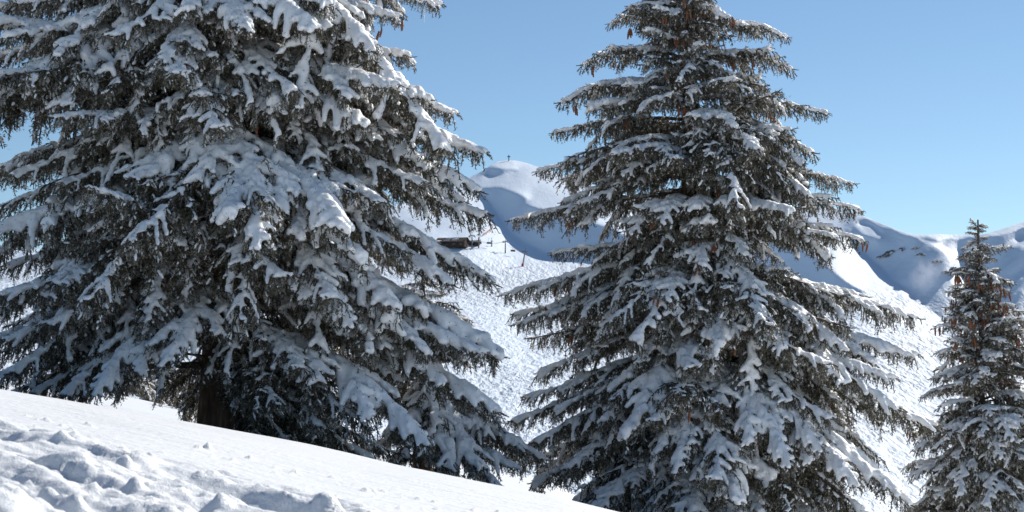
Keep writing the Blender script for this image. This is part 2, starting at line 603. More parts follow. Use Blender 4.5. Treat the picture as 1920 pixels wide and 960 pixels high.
def remesh(mb, voxel, smooth_it=2):
    me = mb.mesh('tmp', None)
    o = bpy.data.objects.new('tmp', me)
    COL.objects.link(o)
    m = o.modifiers.new('r', 'REMESH'); m.mode = 'VOXEL'; m.voxel_size = voxel; m.use_smooth_shade = True
    s = o.modifiers.new('s', 'SMOOTH'); s.factor = .5; s.iterations = smooth_it
    dg = bpy.context.evaluated_depsgraph_get()
    ev = o.evaluated_get(dg)
    m2 = ev.to_mesh()
    nv, nf = len(m2.vertices), len(m2.polygons)
    v = np.empty(nv * 3, np.float32); m2.vertices.foreach_get('co', v)
    ls = np.empty(nf, np.int32); m2.polygons.foreach_get('loop_start', ls)
    lt = np.empty(nf, np.int32); m2.polygons.foreach_get('loop_total', lt)
    lv = np.empty(len(m2.loops), np.int32); m2.loops.foreach_get('vertex_index', lv)
    ev.to_mesh_clear()
    bpy.data.objects.remove(o); bpy.data.meshes.remove(me)
    q = lv[ls[lt == 4][:, None] + np.arange(4)]
    t = lv[ls[lt == 3][:, None] + np.arange(3)]
    return v.reshape(-1, 3), t, q


# snow weight: limb radius, side-twig radius, share of side twigs loaded, how far they are covered
LOAD = {'massive': (.106, .058, 1.0, 1.0), 'heavy': (.085, .046, .96, .98), 'medium': (.056, .032, .88, .88), 'light': (.028, .019, .60, .7)}
TRI = {'n': 0}


def make_branch(L, pitch, load, seed, bow=.05, bald=.12):
    global rng
    rng = np.random.default_rng(seed)
    rl, rs, share, cover = LOAD[load]
    wood, core, snow, dust = MB(), MB(), MB(), MB()
    segs, tips = [], []
    patch_ph = rng.uniform(0, 100)

    def dusted(r3, w, p):
        if rng.random() < p:
            # a short crumb of snow caught on part of the twig
            f_ = rng.uniform(.3, .75)
            e_ = r3[0] + (r3[-1] - r3[0]) * f_
            c_ = np.stack([r3[0], (r3[0] + e_) / 2 + rng.normal(0, .003, 3), e_]) + np.array([0, 0, w * .8])
            dust.tube(c_, np.array([.75, 1.2, .6]) * w * rng.uniform(.8, 1.3), 5, jit=.6)

    def hang(p, T, side, l4, n=3):
        q = grow(p, T * .3 + side + np.array([0, 0, -.8]), l4, n, .20, .22)
        core.tube(q, np.linspace(.007, .004, n + 1), 3)
        segs.extend(np.concatenate([q[m], q[m + 1]]) for m in range(n))
        for m in range(int(l4 / .045)):
            p3, T3 = curve_at(q, (m + .5) / (l4 / .045 + .4))
            a = rng.uniform(0, 6.28)
            r3 = grow(p3, T3 * .6 + np.array([math.cos(a), math.sin(a), -.5]) * .7, rng.uniform(.04, .10), 2, .3, .2)
            segs.extend(np.concatenate([r3[j], r3[j + 1]]) for j in range(2))
            dusted(r3, rng.uniform(.005, .0105), .28 if load != 'light' else .24)
        tips.append((q[-1], l4))

    def spray(P, Ls, rlimb, bald, depth, main_s=1.0):
        t = np.linspace(0, 1, len(P))
        k0 = int(len(P) * (bald + .03))
        nn = len(P) - k0
        tl = t[k0:]
        gap = .85 + .8 * np.array([float(vnoise(np.array([patch_ph + x_ * Ls * 3.0]), np.array([depth * 7.7]), seed)[0]) for x_ in tl])
        sr = rlimb * lumpy(nn, .75, 1.25) * min(1, .45 + Ls / 2.5) * (1 - .45 * tl) * sstep(bald - .05, bald + .28, tl) * np.clip(gap, .25, 1.2)
        sr = np.maximum(sr, .010)
        snow.tube(P[k0:] + np.array([0, 0, 1.0]) * (sr * .55)[:, None], sr, 8)
        n2 = max(4, int(Ls * (1 - bald) / (.075 if depth == 0 else .07)))
        dr = {'massive': .24, 'heavy': .24, 'medium': .20, 'light': .15}[load]
        for k in range(n2):
            s = bald + (1 - bald) * (k + rng.random() * .8) / n2
            p, T = curve_at(P, s)
            sd = 1 if k % 2 else -1
            ang = R(66 - 30 * s) + rng.normal(0, .2)
            h = unit(np.array([T[0], T[1], 0]))
            side = np.array([-h[1], h[0], 0]) * sd
            d0 = unit(T * math.cos(ang) + side * math.sin(ang) + np.array([0, 0, rng.normal(0, .16)]))
            shape = min(1, .35 + (s - bald) / .3) * (1 - s) ** .6
            l2 = (.11 + (.27 if depth == 0 else .24) * min(Ls, 2.6) ** .8 * shape) * rng.uniform(.5, 1.3)
            q = grow(p, d0, l2, 6, dr * rng.uniform(.5, 1.5), .16)
            wood.tube(q, np.linspace(.007, .003, 7), 3)
            segs.extend(np.concatenate([q[m], q[m + 1]]) for m in range(6))
            g = float(np.interp(s, tl, np.clip(gap, .3, 1.3)))
            if rng.random() < share * min(1, .25 + g):
                e = max(3, int(round(7 * cover * rng.uniform(.6, 1.25) * (.6 + .4 * g))))
                e = min(e, 7)
                rr = rs * (.6 + .5 * min(1, l2 / .35)) * lumpy(7) * np.linspace(1.25, .55, 7) * (.6 + .4 * g)
                rr = rr * min(1.0, .55 + 2.0 * (s - bald))
                qq = q + np.array([0, 0, 1.0]) * (rr * .5)[:, None]
                snow.tube(qq[:e], rr[:e], 7)
                if rng.random() < .35:
                    m = rng.integers(0, e)
                    c = qq[m]
                    r0 = rr[m] * rng.uniform(1.1, 1.6)
                    snow.tube(np.array([c - d0 * r0 * .6, c, c + d0 * r0 * .6]), [r0 * .7, r0, r0 * .7], 7)
            tips.append((q[-1], l2))
            # side needles and hanging combs on every twig
            n3 = max(2, int(l2 / .04))
            for m in range(n3):
                u = (m + .6) / (n3 + .3)
                p3, T3 = curve_at(q, u)
                s3 = unit(np.cross(T3, (0, 0, 1))) * (1 if m % 2 else -1)
                if rng.random() < .45:
                    hang(p3, T3, s3 * rng.uniform(0, .5), rng.uniform(.08, .26) * (1 - .4 * u) * HF, 2)
                else:
                    d3 = unit(T3 * .8 + s3 * .7 + np.array([0, 0, -.25 - .5 * rng.random()]))
                    r3 = grow(p3, d3, rng.uniform(.05, .12) * (1 - .3 * u), 2, .25, .2)
                    segs.extend(np.concatenate([r3[j], r3[j + 1]]) for j in range(2))
                    core.tube(r3, [.007, .006, .004], 3)
                    dusted(r3, rng.uniform(.007, .013), .26 * share)
        n4 = int(Ls / .04)
        for k in range(n4):
            s = .04 + .94 * (k + rng.random()) / n4
            p, T = curve_at(P, s)
            h = unit(np.array([T[0], T[1], 0]))
            hang(p, T, np.array([-h[1], h[0], 0]) * rng.uniform(-.7, .7), rng.uniform(.12, .36) * HF * (.6 + .4 * min(1, Ls / 2)) * (1 - .5 * s), 4)

    HF = .75 + .25 * min(1.2, L / 2)
    P = limb_curve(L, pitch, bow, 18, .045, rng.uniform(0, .14))
    wood.tube(P, .006 + .014 * L ** .8 * (1 - np.linspace(0, 1, 18)) ** .8, 6)
    spray(P, L, rl, bald, 0)
    if L > 1.0:
        ns = 2 if L < 1.6 else (4 if L < 2.4 else 5)
        for k in range(ns):
            s = .22 + .5 * (k + rng.uniform(-.2, .3)) / ns
            p, T = curve_at(P, s)
            h = unit(np.array([T[0], T[1], 0]))
            side = np.array([-h[1], h[0], 0]) * (1 if k % 2 else -1)
            a = R(rng.uniform(28, 48))
            ls = L * (1 - s) * rng.uniform(.42, .72)
            q = grow(p, T * math.cos(a) + side * math.sin(a) + np.array([0, 0, rng.uniform(-.05, .15)]), ls, 10, .07, .08)
            wood.tube(q, np.linspace(.013, .004, 11), 5)
            spray(q, ls, rl * .85, .14, 1)
    e = grow(P[-1], unit(P[-1] - P[-3]) + np.array([0, 0, .25]), .08, 2, -.05, .1)
    wood.tube(e, [.008, .006, .003], 4)
    segs.extend(np.concatenate([e[j], e[j + 1]]) for j in range(2))
    bv, bt = blades(np.array(segs), 105, .032, .0095)
    core.add(bv, bt)
    sv, st, sq = remesh(snow, .0135 if L < 1.5 else .018, 3)
    # crumbly surface: push the skin in and out, let needle tips stick out of it
    nrm = np.zeros_like(sv)
    if len(sq):
        fn = np.cross(sv[sq[:, 2]] - sv[sq[:, 0]], sv[sq[:, 3]] - sv[sq[:, 1]])
        for c_ in range(4):
            np.add.at(nrm, sq[:, c_], fn)
    nrm /= np.linalg.norm(nrm, axis=1)[:, None] + 1e-9
    a_ = sv[:, 0] * 1.0 + sv[:, 2] * .6
    b_ = sv[:, 1] * 1.0 - sv[:, 2] * .7
    sv = sv + nrm * (.016 * fbm(a_ * 22, b_ * 22, seed, 3) + .010 * fbm(a_ * 60, b_ * 60, seed + 9, 2))[:, None]
    npk = int(len(sv) * {'massive': .07, 'heavy': .07, 'medium': .09, 'light': .12}[load])
    pk = rng.integers(0, len(sv), npk)
    pd = nrm[pk] * .5 + rng.normal(0, .5, (npk, 3)) + np.array([.5, 0, -.1])
    pd /= np.linalg.norm(pd, axis=1)[:, None]
    ps = np.cross(pd, rng.normal(0, 1, (npk, 3))); ps /= np.linalg.norm(ps, axis=1)[:, None] + 1e-9
    pb = sv[pk] - nrm[pk] * .006
    core.add(np.stack([pb - ps * .0045, pb + ps * .0045, pb + pd * rng.uniform(.018, .035, npk)[:, None]], 1).reshape(-1, 3), np.arange(3 * npk).reshape(-1, 3))
    allsnow = MB()
    allsnow.add(sv, st, sq)
    if dust.n:
        allsnow.add(np.concatenate(dust.v), np.concatenate(dust.t), np.concatenate(dust.q))
    w = wood.mesh('branch', M_LIMB)
    f = core.mesh('needles', M_NEEDLE, False)
    sn = allsnow.mesh('snow_load', M_SNOW)
    TRI['n'] += len(f.polygons) * 1.05 + 2 * len(sn.polygons) + 2 * len(w.polygons)
    return dict(L=float(np.linalg.norm(P[-1])), pitch=math.atan2(P[-1][2], P[-1][0]), load=load, wood=w, needles=f, snow=sn, tips=tips, tip=P[-1])


import time
_t = time.time()
PROTO = []
sd_ = 100
for load, lens, pits, nvar in (('massive', (1.7, 2.7), (-14, -36), 1), ('heavy', (1.2, 2.0, 2.9), (-10, -34), 1),
                               ('medium', (.7, 1.3, 2.1, 2.8), (-6, -30), 1),
                               ('light', (.6, 1.2, 2.3), (-5, -28), 1)):
    for L in lens:
        for p in pits:
            for v in range(nvar):
                sd_ += 1
                PROTO.append(make_branch(L, R(p), load, sd_, bow=(.04, .09, .13)[sd_ % 3]))
print('protos', len(PROTO), 'time', round(time.time() - _t, 1), 'polys*1.8', TRI['n'])
rng = np.random.default_rng(99)


# cones
def cone_mesh():
    m = MB()
    n, sides = 11, 9
    zs = np.linspace(0, -1, n)
    prof = np.sin(np.linspace(.35, 2.85, n)) ** .7
    P = np.stack([zs * 0, zs * 0, zs * .125], -1)
    rr = .0145 * prof * np.where(np.arange(n) % 2, 1.22, .82)
    m.tube(P, rr, sides, ref=(1, 0, 0))
    return m.mesh('spruce_cone', M_CONE, False)


CONE = cone_mesh()
m = MB(); m.tube(np.array([[0, 0, 0], [0, 0, -.04], [0.001, 0, -.10], [0, 0, -.16]]), [.007, .006, .004, .001], 6, ref=(1, 0, 0))
ICE = m.mesh('icicle', M_ICE)


def pick(L, pitch, load):
    c = [p for p in PROTO if p['load'] == load]
    sc = [(abs(math.log(L / p['L'])) * 1.2 + abs(pitch - p['pitch']) * 1.6 + random.random() * .25, k) for k, p in enumerate(c)]
    return c[min(sc)[1]]


def add_branch(tree, base, az, L, pitch, load, cones=0, ice=0, roll=None):
    """az: 0 = towards +x (right), pi/2 = away, -pi/2 = towards the camera"""
    p = pick(L, pitch, load)
    roll = random.uniform(-.12, .12) if roll is None else roll
    flip = random.choice((1, -1))
    tx, ty, tz = (float(q_) for q_ in p['tip'])
    ty *= flip
    tlen = math.sqrt(tx * tx + ty * ty + tz * tz)
    sc = L / tlen
    ppitch = math.atan2(tz, math.hypot(tx, ty))
    paz = math.atan2(ty, tx)
    M = Matrix.Translation(Vector(base)) @ Matrix.Rotation(az, 4, 'Z') @ Matrix.Rotation(-(pitch - ppitch), 4, 'Y') @ Matrix.Rotation(roll, 4, Vector((math.cos(ppitch), 0, math.sin(ppitch)))) @ Matrix.Rotation(-paz, 4, 'Z') @ Matrix.Diagonal((sc, sc * flip, sc, 1))
    b = obj('branch', p['wood'], tree)
    b.matrix_local = M
    n = obj('needles', p['needles'], b, kind='stuff')
    s = obj('snow_load', p['snow'], b)
    if cones:
        # cones hang from twigs of the outer half of the branch
        tp = [q for q, l in p['tips'] if q[0] > .35 * p['tip'][0]]
        q = random.choice(tp)
        for k in range(cones):      # cones hang in small bunches
            if k % 3 == 0:
                q = random.choice(tp)
            wpt = M @ Vector(q) + Vector((random.uniform(-.05, .05), random.uniform(-.05, .05), random.uniform(-.02, .02)))
            c = obj('spruce_cone', CONE, b)
            k_ = random.uniform(.8, 1.15)
            Mw = Matrix.Translation(wpt + Vector((0, 0, -.005))) @ Euler((random.uniform(-.3, .3), random.uniform(-.3, .3), random.uniform(0, 6))).to_matrix().to_4x4() @ Matrix.Scale(k_, 4)
            c.matrix_local = M.inverted() @ Mw
    for k in range(ice):
        q = random.choice([q for q, l in p['tips'] if q[0] > .6 * p['tip'][0]])
        c = obj('icicle', ICE, b)
        c.matrix_local = M.inverted() @ (Matrix.Translation(M @ Vector(q)) @ Matrix.Scale(random.uniform(.8, 1.6), 4))
    return b


def trunk(tree, h, r0, r1, base_flare=1.15, n=60, sides=40):
    zs = np.linspace(-.6, h, n)
    t = np.clip(zs / h, 0, 1)
    r = r0 * (1 - t) + r1 * t
    r = r * (1 + (base_flare - 1) * np.exp(-np.clip(zs, 0, 99) / .35))
    a = np.arange(sides) * 2 * math.pi / sides
    A, Zg = np.meshgrid(a, zs)
    rid = .07 * fbm(A * 5, Zg * 1.6, 12, 3) + .05 * fbm(A * 14, Zg * 5, 14, 2)
    rr = r[:, None] * (1 + rid)
    V = np.stack([rr * np.cos(A), rr * np.sin(A), Zg], -1).reshape(-1, 3)
    i = (np.arange(n - 1)[:, None] * sides)
    j = np.arange(sides)[None, :]
    Q = np.stack([i + j, i + (j + 1) % sides, i + sides + (j + 1) % sides, i + sides + j], -1).reshape(-1, 4)
    obj('trunk', mesh_np('trunk', V, quads=Q, mat=M_BARK), tree)


def build_tree(name, label, px, d, base_py, top_py, sil, r0, load, pitch_lo, pitch_hi, heroes, whorl, cones=0, seed=1, group=None, rear=1.0, base_z=None, top_z=None, per=6, cat='spruce tree', lean=0.0, dead=0, clear=None, avoid=()):
    rear = .5 if rear == 1.0 else rear
    """sil: rows (py, left px, right px) of the crown's outline; heroes: (tip px, tip py, metres towards the camera[, load[, cones]])"""
    random.seed(seed)
    pxm = F / d
    base = world_pt(px, base_py, d) if base_z is None else np.array([(px - 960) / F * d, d, base_z])
    print('   ground under', name, round(ground_z(base[0], base[1]), 2), 'asked', round(base[2], 2))
    base[2] = min(base[2], ground_z(base[0], base[1])) if base_z is None else base_z
    top_z = world_pt(px, top_py, d)[2] if top_z is None else top_z
    tree = obj(name, None, None, label=label, category=cat)
    if group:
        tree['group'] = group
    tree.location = base
    H = top_z - base[2]
    trunk(tree, H, r0, .012)
    yy = [s[0] for s in sil]

    def z_of(py):
        return world_pt(px, py, d)[2] - base[2]

    zz = [z_of(y) for y in yy]
    Lr = [max(.12, (px - s[1]) / pxm) for s in sil]
    Rr = [max(.12, (s[2] - px) / pxm) for s in sil]
    order = np.argsort(zz)
    zz = np.array(zz)[order]; Lr = np.array(Lr)[order]; Rr = np.array(Rr)[order]

    def reach(z, az):
        l, r = np.interp(z, zz, Lr), np.interp(z, zz, Rr)
        c = math.cos(az)
        w = .5 + .5 * c
        return l * (1 - w) + r * w

    def pitch_at(z):
        t = max(0, min(1, z / H))
        return R(pitch_lo * (1 - t) + pitch_hi * t)

    used = []
    for h in heroes:
        tpx, tpy, fwd = h[:3]
        ld = h[3] if len(h) > 3 and h[3] else load
        nc_ = h[4] if len(h) > 4 else 0
        ni = h[5] if len(h) > 5 else 0
        tip = world_pt(tpx, tpy, d - fwd) - base
        hor = math.hypot(tip[0], tip[1])
        az = math.atan2(tip[1], tip[0])
        p = pitch_at(tip[2]) * (1.0 + .25 * (fwd > 1.0)) + (random.uniform(-.13, .13) if fwd > .6 else 0)
        L = hor / math.cos(p)
        bz = tip[2] - math.tan(p) * hor
        if bz > H * .99:
            bz = H * .99
        add_branch(tree, (0, 0, bz), az, L, math.atan2(tip[2] - bz, hor), ld, nc_, ni)
        used.append((tip[2], az))
    z = zz[0] + .1
    k = nb = ncone = 0
    while z < min(H - .12, zz[-1]):
        t = z / H
        n = max(4, round(per * (1 - .25 * t)))
        a0 = random.uniform(0, 6.28)
        for q in range(n):
            az = a0 + q * 2 * math.pi / n + random.uniform(-.25, .25)
            zt = z + random.uniform(-1, 1) * whorl
            fr = -math.sin(az)
            if clear and fr > .15 and zt < z_of(clear) and abs(math.cos(az)) < .93:
                continue
            if fr < -.2 and random.random() > rear:
                continue
            rmax = reach(zt, az)
            L0 = rmax * (random.uniform(.42, .78) if random.random() < .55 else random.uniform(.75, 1.0))
            if abs(math.cos(az)) > .85:
                L0 = min(L0, rmax * .93)
            p = pitch_at(zt) + random.gauss(0, .21)
            hor = max(.15, L0)
            bz = zt - math.tan(p) * hor
            if bz > H - .05:
                bz = H - .05
                p = math.atan2(zt - bz, hor)
            # keep the openings of the crown free
            bad = False
            for f_ in (.35, .5, .65, .8, .92, 1.03):
                x_ = base[0] + math.cos(az) * hor * f_
                y_ = d + math.sin(az) * hor * f_
                z_ = base[2] + bz + math.tan(p) * hor * f_
                qx, qy = 960 + x_ / y_ * F, 720 - (z_ - CAMZ) / y_ * F
                if any(a_[0] < qx < a_[2] and a_[1] < qy < a_[3] for a_ in avoid):
                    bad = True
            if bad:
                continue
            # skip where a traced branch already sits
            if any(abs(zt - uz) < .16 and abs((az - ua + math.pi) % (2 * math.pi) - math.pi) < .22 for uz, ua in used):
                continue
            ld = load if (fr > -.3 or random.random() < .4) else 'light'
            u_ = random.random()
            if load == 'heavy':
                ld = 'heavy' if u_ < (.14 if math.cos(az) < 0 else .32) else ('medium' if u_ < .68 else 'light')
            else:
                ld = 'heavy' if u_ < .10 else ('medium' if u_ < .72 else 'light')
            if hor < rmax * .6 and random.random() < .75:
                ld = 'light'
            cn = 0
            if cones and t > .25 and fr > -.25 and ncone < 175 and random.random() < (cones * 2.5 if t > .6 else cones):
                cn = random.randint(1, 5) if H - zt > .6 else 1
                ncone += cn
            add_branch(tree, (0, 0, bz), az, hor / math.cos(p), p, ld, cn)
            nb += 1
        z += whorl * random.uniform(.8, 1.2) * (1 if H - z > 1.6 else .4)
        k += 1
    if dead:        # the long broken brown limb reaching left low over the snow
        tipw = world_pt(193, 697, d - .5) - base
        az = math.atan2(tipw[1], tipw[0])
        hl = math.hypot(tipw[0], tipw[1])
        m = MB()
        P = limb_curve(hl, R(-3), .03, 16, .02)
        m.tube(P, np.linspace(.045, .022, 16) * lumpy(16, .8, 1.2), 8)
        for s_ in (.3, .45, .62, .8):
            p_, T__ = curve_at(P, s_)
            m.tube(grow(p_, T__ + np.array([0, random.uniform(-1, 1), random.uniform(-.6, .6)]), random.uniform(.15, .35), 4, .03, .3), np.linspace(.010, .003, 5), 4)
        o = obj('dead_branch', m.mesh('dead_branch', M_LIMB), tree, label='long broken brown limb without needles')
        o.matrix_local = Matrix.Translation((0, 0, tipw[2] + hl * .05)) @ Matrix.Rotation(az, 4, 'Z')
    # dead limbs near the stem
    for q in range(dead):
        zt = random.uniform(.9, 2.6)
        az = random.uniform(-math.pi, .2)
        L = random.uniform(.7, 1.6)
        m = MB()
        P = limb_curve(L, R(random.uniform(-25, 12)), .03, 9, .06)
        m.tube(P, np.linspace(.022, .006, 9), 6)
        for s in np.linspace(.25, .95, 6):
            p_, T_ = curve_at(P, s)
            g = grow(p_, T_ + rng.normal(0, .5, 3), random.uniform(.2, .5), 4, .03, .3)
            m.tube(g, np.linspace(.008, .002, 5), 4)
        o = obj('dead_branch', m.mesh('dead_branch', M_LIMB), tree)
        o.matrix_local = Matrix.Translation((0, 0, zt)) @ Matrix.Rotation(az, 4, 'Z')
    print(name, 'branches', nb + len(heroes), 'H', round(H, 2), 'base', base)
    return tree


H_ = 'heavy'
MM = 'massive'
build_tree('spruce_tree', 'huge snow-laden spruce with a thick bare trunk foot, cut off by the left edge', 415, 18.5, 815, -750,
    [(-800, 380, 450), (-500, 200, 620), (-200, -80, 760), (0, -170, 822), (90, -210, 810), (210, -240, 850), (290, -250, 900), (360, -260, 905), (420, -270, 905), (520, -280, 925), (600, -280, 940), (680, -240, 920), (730, -110, 820), (770, 190, 760), (850, 470, 800)],
    .27, 'heavy', -21, -9,
    [(10, 500, .3, 'medium'), (-20, 565, .6, 'medium'), (35, 440, -.2, 'light'), (5, 660, -.2, 'light'), (-30, 645, .5, 'medium'), (-10, 390, .4, 'light'), (-40, 20, .5, 'medium'), (-30, 110, -.3, 'medium'), (30, 5, .2, 'medium'), (-60, -60, .4, 'medium'), (822, 8, .2, H_, 2, 3), (745, 30, .9, H_, 2, 2), (590, 55, 2.0, MM), (850, 212, 0, H_, 3, 1), (808, 188, .7, MM), (690, 235, 1.5, MM), (905, 285, -.2, H_, 0, 1), (903, 360, .35),
     (800, 345, 1.0, 'medium'), (912, 405, 0, 'medium', 2), (680, 492, 2.0, MM), (640, 430, 2.4, MM), (742, 578, 1.5, MM), (930, 534, .2), (850, 535, .7), (940, 668, .35, MM), (905, 660, .9),
     (940, 775, .6), (803, 838, 1.7), (660, 618, 1.9), (430, 408, 2.6, MM), (505, 380, 2.5, 'light'), (410, 240, 2.4, 'medium'), (255, 335, 2.0), (62, 72, 1.3, MM), (-60, 210, 1.5, MM), (110, 345, 1.5, 'medium'),
     (20, 330, 1.2, 'medium'), (300, 690, 2.3), (392, 700, 1.1, 'light'), (175, 745, 2.2), (560, 850, .4, 'light'), (620, 868, .9, 'light'), (520, 835, -.7, 'light'), (700, 862, .2, 'medium'), (650, 850, -.6, 'light'), (590, 820, -1.2, 'light'), (480, 800, -1.5, 'light'), (740, 850, -.5, 'light'), (550, 770, .9, 'light'), (345, 790, -1.6, 'light'), (300, 745, -1.2, 'light'), (20, 700, 1.5, 'medium'), (60, 738, 1.0, 'medium'), (120, 742, 1.6, 'medium'), (-50, 720, 1.0, 'medium'), (10, 640, 1.2, 'medium'), (150, 700, .6, 'medium'), (60, 665, .2, 'medium'), (-20, 755, .4, 'light'), (100, 690, -.4, 'light'), (20, 610, -.3, 'light'), (90, 560, .3, 'light'), (600, 800, 1.2, 'medium'), (690, 800, 1.4, 'light'), (520, 760, 1.6, 'light'), (640, 765, 1.0, 'medium'), (560, 800, .2, 'light'), (470, 760, -.8, 'light'), (610, 850, -.2, 'light'), (500, 850, .1, 'light'), (540, 830, .7, 'light'), (680, 850, -.9, 'light'), (-40, 590, 1.9, 'medium'), (90, 610, 1.8, 'medium'), (-100, 470, 1.2), (560, 690, 1.8, 'medium'), (620, 560, 2.2, 'medium'),
     (530, 520, 2.3, 'medium'), (310, 120, 2.2), (470, 60, 2.3)],
    .265, cones=.03, seed=3, per=8, dead=9, clear=640, avoid=((748, 385, 1000, 466), (195, 640, 352, 790), (358, 620, 480, 800), (25, 150, 75, 185)))

build_tree('spruce_tree', 'smaller spruce half hidden behind the right flank of the biggest tree', 792, 20.3, 885, 505,
    [(515, 770, 800), (560, 720, 860), (650, 650, 930), (740, 620, 960), (810, 620, 985), (850, 640, 1015), (900, 680, 950)],
    .13, 'heavy', -32, -8,
    [(1024, 862, .3), (940, 915, 1.0), (975, 880, .7), (900, 880, 1.3), (845, 880, 1.5), (935, 790, .4), (760, 860, 1.2, 'medium')],
    .24, seed=11, per=6, avoid=((748, 300, 1000, 468), (930, 520, 1000, 600)))

build_tree('spruce_tree', 'tall free-standing spruce full of brown cones in the middle right', 1295, 21.0, 1040, -150,
    [(-140, 1285, 1310), (-60, 1235, 1345), (0, 1192, 1345), (35, 1150, 1395), (70, 1148, 1470), (130, 1090, 1485), (165, 1120, 1470), (200, 1052, 1540), (245, 1036, 1500), (300, 1010, 1560), (345, 1010, 1602), (400, 1000, 1610),
     (415, 955, 1612), (450, 950, 1615), (500, 985, 1580), (560, 938, 1660), (600, 960, 1722), (660, 980, 1715), (745, 960, 1700), (790, 955, 1755), (880, 950, 1730), (940, 940, 1720), (1040, 930, 1740)],
    .17, 'medium', -23, 2,
    [(1142, 45, 0, None, 3), (1092, 122, .1, None, 4), (1052, 192, 0, None, 6), (1038, 250, .1, None, 6), (1008, 322, .1, None, 6), (955, 415, .2, None, 6), (938, 555, .3, None, 5), (962, 610, .5, None, 3), (965, 590, .0, None, 4),
     (1474, 70, 0), (1486, 130, .1, None, 5), (1550, 213, 0, None, 6), (1490, 262, .3, None, 3), (1604, 345, .1), (1610, 395, .2, None, 2), (1616, 452, .3, None, 5), (1724, 598, .2, None, 6), (1714, 665, .7, H_, 6), (1650, 745, .3),
     (1756, 798, .3), (1196, 680, 1.3, H_, 2), (1350, 650, 1.9, MM, 2), (1290, 690, 1.9, H_), (1250, 565, 1.6, None, 2), (1170, 820, 2.0, MM, 3), (1225, 790, 2.1), (1375, 940, 2.5, MM), (1265, 890, 2.3, H_), (1540, 850, 2.0, H_),
     (1590, 660, 1.4, H_), (1470, 655, 1.8, H_), (1710, 948, 1.6, H_), (1610, 915, 2.0, H_), (1320, 500, 1.6, H_, 3), (1400, 480, 1.6, None, 3), (1360, 352, 1.2, None, 4), (1300, 270, 1.0, None, 3), (1420, 270, 1.0), (1180, 440, 1.0, None, 3),
     (1240, 420, 1.4), (1150, 285, .8, None, 3), (1290, 195, .7, None, 4), (1322, 218, .6, None, 3), (1285, 60, .5, None, 4), (1260, 130, .7, None, 5), (1330, 125, .6, None, 4), (1165, 330, .9, None, 4), (1480, 880, 2.4, H_), (1340, 900, 2.6), (1300, 965, 1.9), (1230, 965, 1.5), (1430, 965, 1.8), (1500, 975, 1.4), (1100, 935, .8), (1050, 900, .3), (985, 745, .2), (960, 790, .4), (1010, 700, .0), (955, 850, .3), (1000, 830, .8), (1040, 770, .6), (1060, 880, .9), (975, 870, -.2), (1010, 885, -.3), (1150, 945, 1.2), (1000, 905, .3), (1190, 900, 1.0), (1560, 945, 1.2)],
      .22, cones=.2, seed=5, per=9, avoid=((1100, 205, 1190, 245), (1060, 690, 1110, 760)))

build_tree('spruce_tree', 'slimmer spruce with a pointed top and many cones at the right edge', 1850, 23.5, 1090, 412,
    [(420, 1846, 1858), (448, 1818, 1880), (480, 1798, 1892), (520, 1790, 1905), (560, 1785, 1910), (620, 1748, 1965), (680, 1745, 1985), (740, 1715, 2005), (830, 1700, 2030), (950, 1670, 2060), (1080, 1680, 2050)],
    .10, 'medium', -40, 10,
    [(1786, 512, .1, None, 5), (1892, 462, 0), (1795, 485, .0), (1900, 530, .1, None, 3), (1757, 612, .1, None, 6), (1762, 660, .3, None, 6), (1815, 590, .6, None, 4), (1905, 600, .3, None, 2), (1960, 620, .2, None, 2),
     (1728, 745, .1, None, 3), (1840, 820, 1.2), (1880, 860, 1.3), (1800, 930, 1.3), (1850, 700, .9), (1885, 640, .7), (1830, 720, .9), (1850, 950, 1.5), (1790, 860, .9), (1900, 930, 1.3), (1860, 780, 1.0), (1750, 900, .6), (1930, 800, .7)],
    .18, cones=.22, seed=8, per=11)

# small spruces on the shelf behind the big tree
for k, (px, d, tz, wd, lab) in enumerate(((240, 47, 2.4, 80, 'short frosted spruce left of the gap under the big tree'),
                                         (310, 49, 2.6, 80, 'frosted spruce behind the snow shelf, right of its twin, seen under the big tree'),
                                         (385, 44, 1.9, 60, 'low frosted spruce just left of the thick trunk'))):
    bx = (px - 960) / F * d
    gz = ground_z(bx, d) - .15
    by = 720 - (gz - CAMZ) / d * F
    tp = 720 - (gz + tz - CAMZ) / d * F
    build_tree('young_spruce', lab, px, d, by, tp, [(tp + 5, px - 8, px + 8), ((tp + by) / 2, px - wd * .6, px + wd * .6), (by - 8, px - wd, px + wd)],
               .06, 'light', -22, 5, [], .17, seed=20 + k, base_z=gz, per=8, cat='young spruce', group='young spruces on the snow shelf')

# ================================================================ THINGS ON THE FAR SLOPE
def metres(px_size, d):
    return px_size / F * d


def T_(o, label, cat, group=None):
    o['label'] = label
    o['category'] = cat
    if group:
        o['group'] = group
    return o


